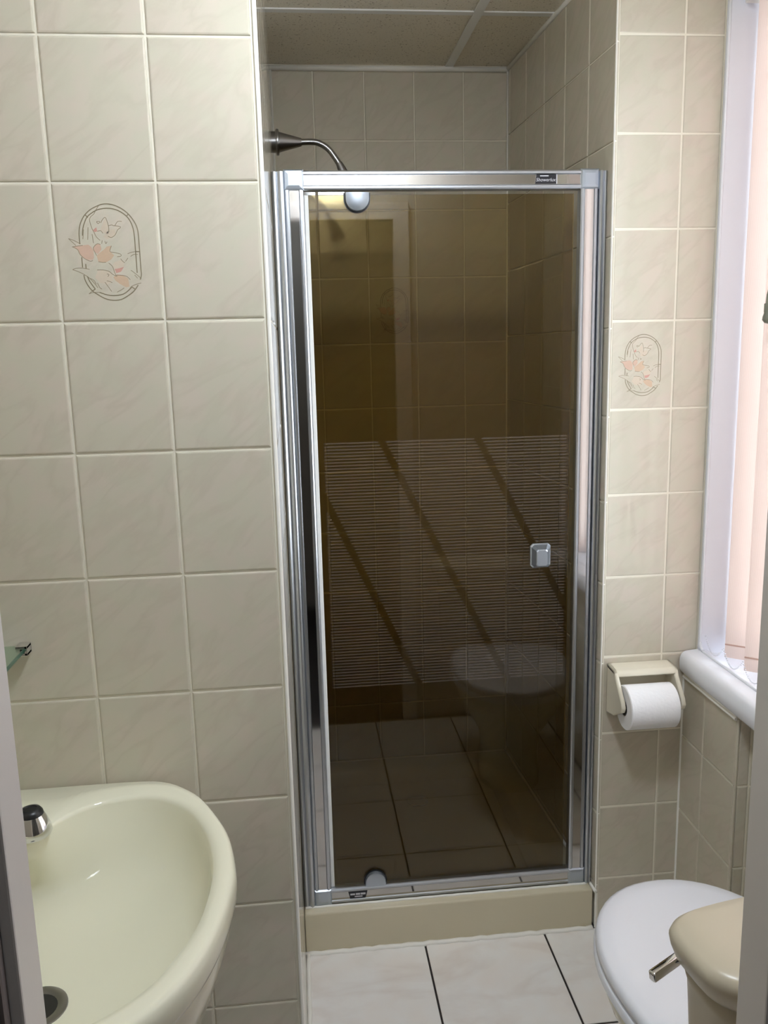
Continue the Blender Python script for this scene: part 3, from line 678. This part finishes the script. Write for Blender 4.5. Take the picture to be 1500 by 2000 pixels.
for f, z, r in ((0.985, 0.780, RI), (0.970, 0.762, RI * 0.6 + S1 * 0.4), (0.945, 0.738, RI * 0.2 + S1 * 0.8), (0.90, 0.710, S1 * 0.6 + S2 * 0.4), (0.81, 0.684, S2), (0.64, 0.666, S2), (0.48, 0.654, S2), (0.32, 0.647, S2), (0.22, 0.644, S2)):
    u = max(0.0, 1 - f); c = u / 0.78; rings.append(bring(r * f, z, BX + (DR[0] - BX) * c, BY + (DR[1] - BY) * c))
rings.append(bring(np.full(NB, 0.036), 0.6425, DR[0], DR[1]))
rings = [wallclip(r) for r in rings]
loft(bm, rings, True, True)
smooth_by_angle(mesh_obj('bowl', bm, M['ceramic'], bs), 60)
bm = bmesh.new(); T = Matrix.Translation((DR[0] - BX, DR[1] + 0.003, DR[2] - 0.80))
lathe(bm, [(0.040, 0.002), (0.0395, 0.0045), (0.036, 0.0055), (0.030, 0.0045), (0.0265, 0.003), (0.0255, 0.0028)], 36, T, False, False); smooth_by_angle(mesh_obj('waste', bm, M['satin_chrome'], bs), 40)
bm = bmesh.new(); lathe(bm, [(0.0262, 0.0030), (0.012, 0.0026)], 30, T); mesh_obj('waste_hole', bm, M['black'], bs)
bm = bmesh.new(); tube(bm, [Vector((DR[0] - BX + 0.013 * math.cos(a) - 0.004, DR[1] + 0.003 + 0.010 * math.sin(a) - 0.010, DR[2] - 0.80 + 0.006)) for a in np.linspace(0, 2 * PI, 25)], 0.0024, 8); mesh_obj('plug_ring', bm, M['chrome'], bs, smooth=True)
# pedestal
bm = bmesh.new(); pr = []
for sc_, z in ((0.30, 0.0), (0.30, 0.05), (0.25, 0.10), (0.22, 0.30), (0.24, 0.50), (0.34, 0.598), (0.36, 0.606)): pr.append(bring(RO * sc_ * 0.95, z, BX, -0.20))
loft(bm, [wallclip(r) for r in pr]); mesh_obj('pedestal', bm, M['ceramic'], bs, smooth=True)

# tap on the basin ledge
tp = empty('basin_tap', (-0.383, -0.150, 0.8012), 0, 'chrome basin tap on the ledge of the wash basin', 'tap')
bm = bmesh.new(); lathe(bm, [(0.027, 0), (0.0285, 0.003), (0.0275, 0.010), (0.0225, 0.024), (0.0185, 0.032)], 32); smooth_by_angle(mesh_obj('body', bm, M['chrome'], tp), 40)
bm = bmesh.new(); lathe(bm, [(0.0185, 0.032), (0.0175, 0.036), (0.0145, 0.040), (0.010, 0.0415), (0.009, 0.0400), (0.003, 0.0405)], 32); smooth_by_angle(mesh_obj('cap', bm, M['black'], tp), 40)  # chrome top, its dark reflection painted in as black
bm = bmesh.new(); tube(bm, catmull([(-0.012, -0.006, 0.016), (-0.05, -0.02, 0.028), (-0.085, -0.035, 0.026), (-0.098, -0.04, 0.012)], 6), [0.0125] * 19, 16); mesh_obj('spout', bm, M['chrome'], tp, smooth=True)

# glass shelf
gs = empty('glass_shelf', (-0.60, -0.001, 1.046), 0, 'small glass shelf in chrome clips on the tiled wall above the basin', 'shelf')
bm = bmesh.new(); add_box(bm, -0.195, 0.1885, -0.119, -0.002, -0.003, 0.003); mesh_obj('shelf_panel', bm, M['green_glass'], gs)
bm = bmesh.new(); add_box(bm, 0.1885, 0.1897, -0.119, -0.004, -0.003, 0.003); add_box(bm, -0.195, 0.1885, -0.1203, -0.119, -0.003, 0.003); mesh_obj('shelf_edge', bm, M['glass_edge'], gs)['label'] = 'dark green glass edge'
for x in (0.177, -0.19):
    bm = bmesh.new(); add_box(bm, x, x + 0.018, -0.022, 0, 0.0032, 0.0085, 0.0008); add_box(bm, x, x + 0.018, -0.022, 0, -0.0085, -0.0032, 0.0008); add_box(bm, x + 0.0135, x + 0.018, -0.022, 0, -0.008, 0.008, 0.0008); add_box(bm, x, x + 0.018, -0.0018, 0, -0.008, 0.008)
    mesh_obj('clip', bm, M['chrome'], gs)

# ------------------------------------------------------------------ toilet roll holder and roll
rh = empty('toilet_roll_holder', (0.858, YR - 0.0005, 0.66), 0, 'cream ceramic toilet roll holder on the short wall beside the window', 'toilet roll holder')
bm = bmesh.new()
CK = [(0, 0.073), (-0.046, 0.070), (-0.054, 0.064), (-0.058, 0.054), (-0.098, 0.010), (-0.104, -0.004), (-0.100, -0.016), (-0.088, -0.022), (-0.05, -0.044), (0, -0.056)]
for x0 in (-0.080, 0.069): prism(bm, CK, x0, x0 + 0.011, lambda p, q, a: (a, p, q))
prism(bm, [(0, 0.073), (-0.046, 0.070), (-0.054, 0.064), (-0.057, 0.056), (-0.050, 0.056), (-0.044, 0.060), (0, 0.062)], -0.080, 0.080, lambda p, q, a: (a, p, q))
add_box(bm, -0.080, 0.080, -0.008, 0, -0.056, 0.070)
o = mesh_obj('holder_body', bm, M['ceramic3'], rh)
md = o.modifiers.new('bevel', 'BEVEL'); md.width = 0.0035; md.segments = 3; md.limit_method = 'ANGLE'
smooth_by_angle(o, 60)
bm = bmesh.new(); lathe(bm, [(0.0095, -0.0695), (0.0095, 0.0695)], 18, align((0, -0.080, -0.002), (1, 0, 0))); mesh_obj('spindle', bm, M['black'], rh, smooth=False)
rl = empty('toilet_roll', (0.852, YR - 0.080, 0.6490), 0, 'full white toilet roll on the cream ceramic holder', 'toilet roll')
bm = bmesh.new()
R0, HL = 0.0535, 0.0600
prof = [(0.0205, -HL), (R0 - 0.002, -HL), (R0, -HL + 0.002), (R0, HL - 0.002), (R0 - 0.002, HL), (0.0205, HL)]
lathe(bm, prof + [prof[0]], 56, align((0, 0, 0), (1, 0, 0)), False, False); smooth_by_angle(mesh_obj('paper', bm, M['paper'], rl), 40)
bm = bmesh.new(); lathe(bm, [(0.0190, -HL + 0.001), (0.0203, -HL + 0.001), (0.0203, HL - 0.001), (0.0190, HL - 0.001), (0.0190, -HL + 0.001)], 28, align((0, 0, 0), (1, 0, 0)), False, False); mesh_obj('core', bm, M['card'], rl)

# ------------------------------------------------------------------ toilet
tw = empty('toilet', (0.737, -0.15, 0), math.radians(8), 'close coupled toilet with white lid and beige cistern below the window', 'toilet')
def egg(hw, lf, lb, z, n=56, e=2.15, dy=0.0):
    out = []
    for k in range(n):
        a = 2 * PI * k / n; c, s = math.cos(a), math.sin(a); L = lf if s > 0 else lb
        ex = 2 / e if s > 0 else 2 / 3.2
        out.append(Vector((hw * math.copysign(abs(c) ** ex, c), L * math.copysign(abs(s) ** ex, s) + dy, z)))
    return out
HW, LF, LB = 0.200, 0.270, 0.20
bm = bmesh.new()
loft(bm, [egg(HW * 0.93, LF * 0.93, LB * 0.95, 0.419), egg(HW * 0.985, LF * 0.985, LB, 0.420), egg(HW, LF, LB, 0.4235), egg(HW, LF, LB, 0.432), egg(HW * 0.985, LF * 0.988, LB, 0.439), egg(HW * 0.95, LF * 0.955, LB * 0.98, 0.4435), egg(HW * 0.84, LF * 0.85, LB * 0.9, 0.4465), egg(HW * 0.5, LF * 0.5, LB * 0.6, 0.4475)])
smooth_by_angle(mesh_obj('lid', bm, M['white_gloss'], tw), 50)
bm = bmesh.new(); q = 1.012
loft(bm, [egg(HW * 0.95, LF * 0.95, LB, 0.396), egg(HW * q, LF * q, LB, 0.399), egg(HW * q, LF * q, LB, 0.412), egg(HW * 0.99, LF * 0.99, LB, 0.417), egg(HW * 0.9, LF * 0.9, LB * 0.9, 0.4185)])
smooth_by_angle(mesh_obj('seat', bm, M['white_gloss'], tw), 50)
bm = bmesh.new()
loft(bm, [egg(0.105, 0.12, 0.25, 0.0, dy=-0.03), egg(0.105, 0.12, 0.25, 0.03, dy=-0.03), egg(0.095, 0.11, 0.24, 0.10, dy=-0.03), egg(0.11, 0.14, 0.24, 0.20, dy=-0.03), egg(0.155, 0.20, 0.25, 0.29), egg(0.185, 0.245, 0.25, 0.35), egg(0.192, 0.255, 0.25, 0.375), egg(0.192, 0.255, 0.25, 0.392), egg(0.186, 0.25, 0.25, 0.395)])
mesh_obj('pan', bm, M['ceramic'], tw, smooth=True)
def sup(hw, hd, z, cy_, n=64, e=3.2):
    out = []
    for k in range(n):
        a = 2 * PI * k / n; c, s = math.cos(a), math.sin(a)
        e = 5.0 if s > 0 else 2.5
        out.append(Vector((hw * math.copysign(abs(c) ** (2 / e), c) - 0.041, hd * math.copysign(abs(s) ** (2 / e), s) + cy_, z)))
    return out
cyc = -0.273
bm = bmesh.new()
loft(bm, [sup(0.185, 0.078, 0.40, cyc - 0.01), sup(0.190, 0.082, 0.45, cyc - 0.01), sup(0.196, 0.084, 0.60, cyc - 0.004), sup(0.198, 0.084, 0.655, cyc), sup(0.208, 0.088, 0.690, cyc)]); mesh_obj('cistern', bm, M['ceramic2'], tw, smooth=True)
bm = bmesh.new(); h0 = 0.225; d0 = 0.095
loft(bm, [sup(h0 - 0.014, d0 - 0.006, 0.688, cyc), sup(h0 - 0.009, d0 - 0.004, 0.694, cyc), sup(h0 - 0.002, d0 - 0.001, 0.712, cyc), sup(h0, d0, 0.722, cyc), sup(h0 - 0.003, d0 - 0.003, 0.731, cyc), sup(h0 - 0.011, d0 - 0.010, 0.7375, cyc), sup(h0 - 0.05, d0 - 0.04, 0.739, cyc), sup(h0 * 0.3, d0 * 0.3, 0.740, cyc)])
mesh_obj('cistern_lid', bm, M['ceramic2'], tw, smooth=True)
bm = bmesh.new()
lx, ly, lz = -0.208, cyc + 0.088, 0.648
lathe(bm, [(0.011, 0), (0.011, 0.013)], 20, align((lx, ly - 0.004, lz), (0, 1, 0)))
n0 = len(bm.verts)
add_box(bm, -0.062, 0.013, 0.0, 0.013, -0.008, 0.008, 0.0035, 3)
bm.verts.ensure_lookup_table()
Tm = Matrix.Translation((lx, ly + 0.009, lz)) @ Matrix.Rotation(math.radians(16), 4, 'Z') @ Matrix.Rotation(math.radians(-8), 4, 'Y')
for v in bm.verts[n0:]: v.co = Tm @ v.co
smooth_by_angle(mesh_obj('flush_lever', bm, M['chrome'], tw), 40)

# ------------------------------------------------------------------ ceiling lamp of the bathroom, out of the picture (its glints show in the shower tiles)
def ceiling_lamp(name, locn, label, power, r=0.13, flat=False):
    hl = empty(name, locn, 0, label, 'lamp')
    bm = bmesh.new(); lathe(bm, [(r, 0), (r, -0.018), (r - 0.004, -0.022)], 32); mesh_obj('lamp_base', bm, M['white'], hl)
    ml, nt, p_ = mat('lamp_diffuser'); p_.inputs['Base Color'].default_value = (0.9, 0.89, 0.86, 1); p_.inputs['Emission Color'].default_value = (0.86, 0.95, 1.04, 1); p_.inputs['Emission Strength'].default_value = power
    bm = bmesh.new(); lathe(bm, [(r - 0.012, -0.022), (r - 0.014, -0.036), (r * 0.8, -0.052), (r * 0.5, -0.060), (r * 0.2, -0.063)] if flat else [(r - 0.006, -0.022), (r - 0.014, -0.038), (r * 0.7, -0.05), (r * 0.3, -0.056)], 32); mesh_obj('diffuser', bm, ml, hl, smooth=True)
ceiling_lamp('ceiling_lamp', (0.27, -0.54, CEIL - 0.002), 'round white flush ceiling lamp above the bathroom floor', 66.0, 0.12, True)
ceiling_lamp('ceiling_lamp', (0.1, -1.95, CEIL - 0.002), 'round white flush lamp added to light the unseen hall outside the doorway', 8.0)  # added, unseen lamp that brightens the hall and its reflection in the glass
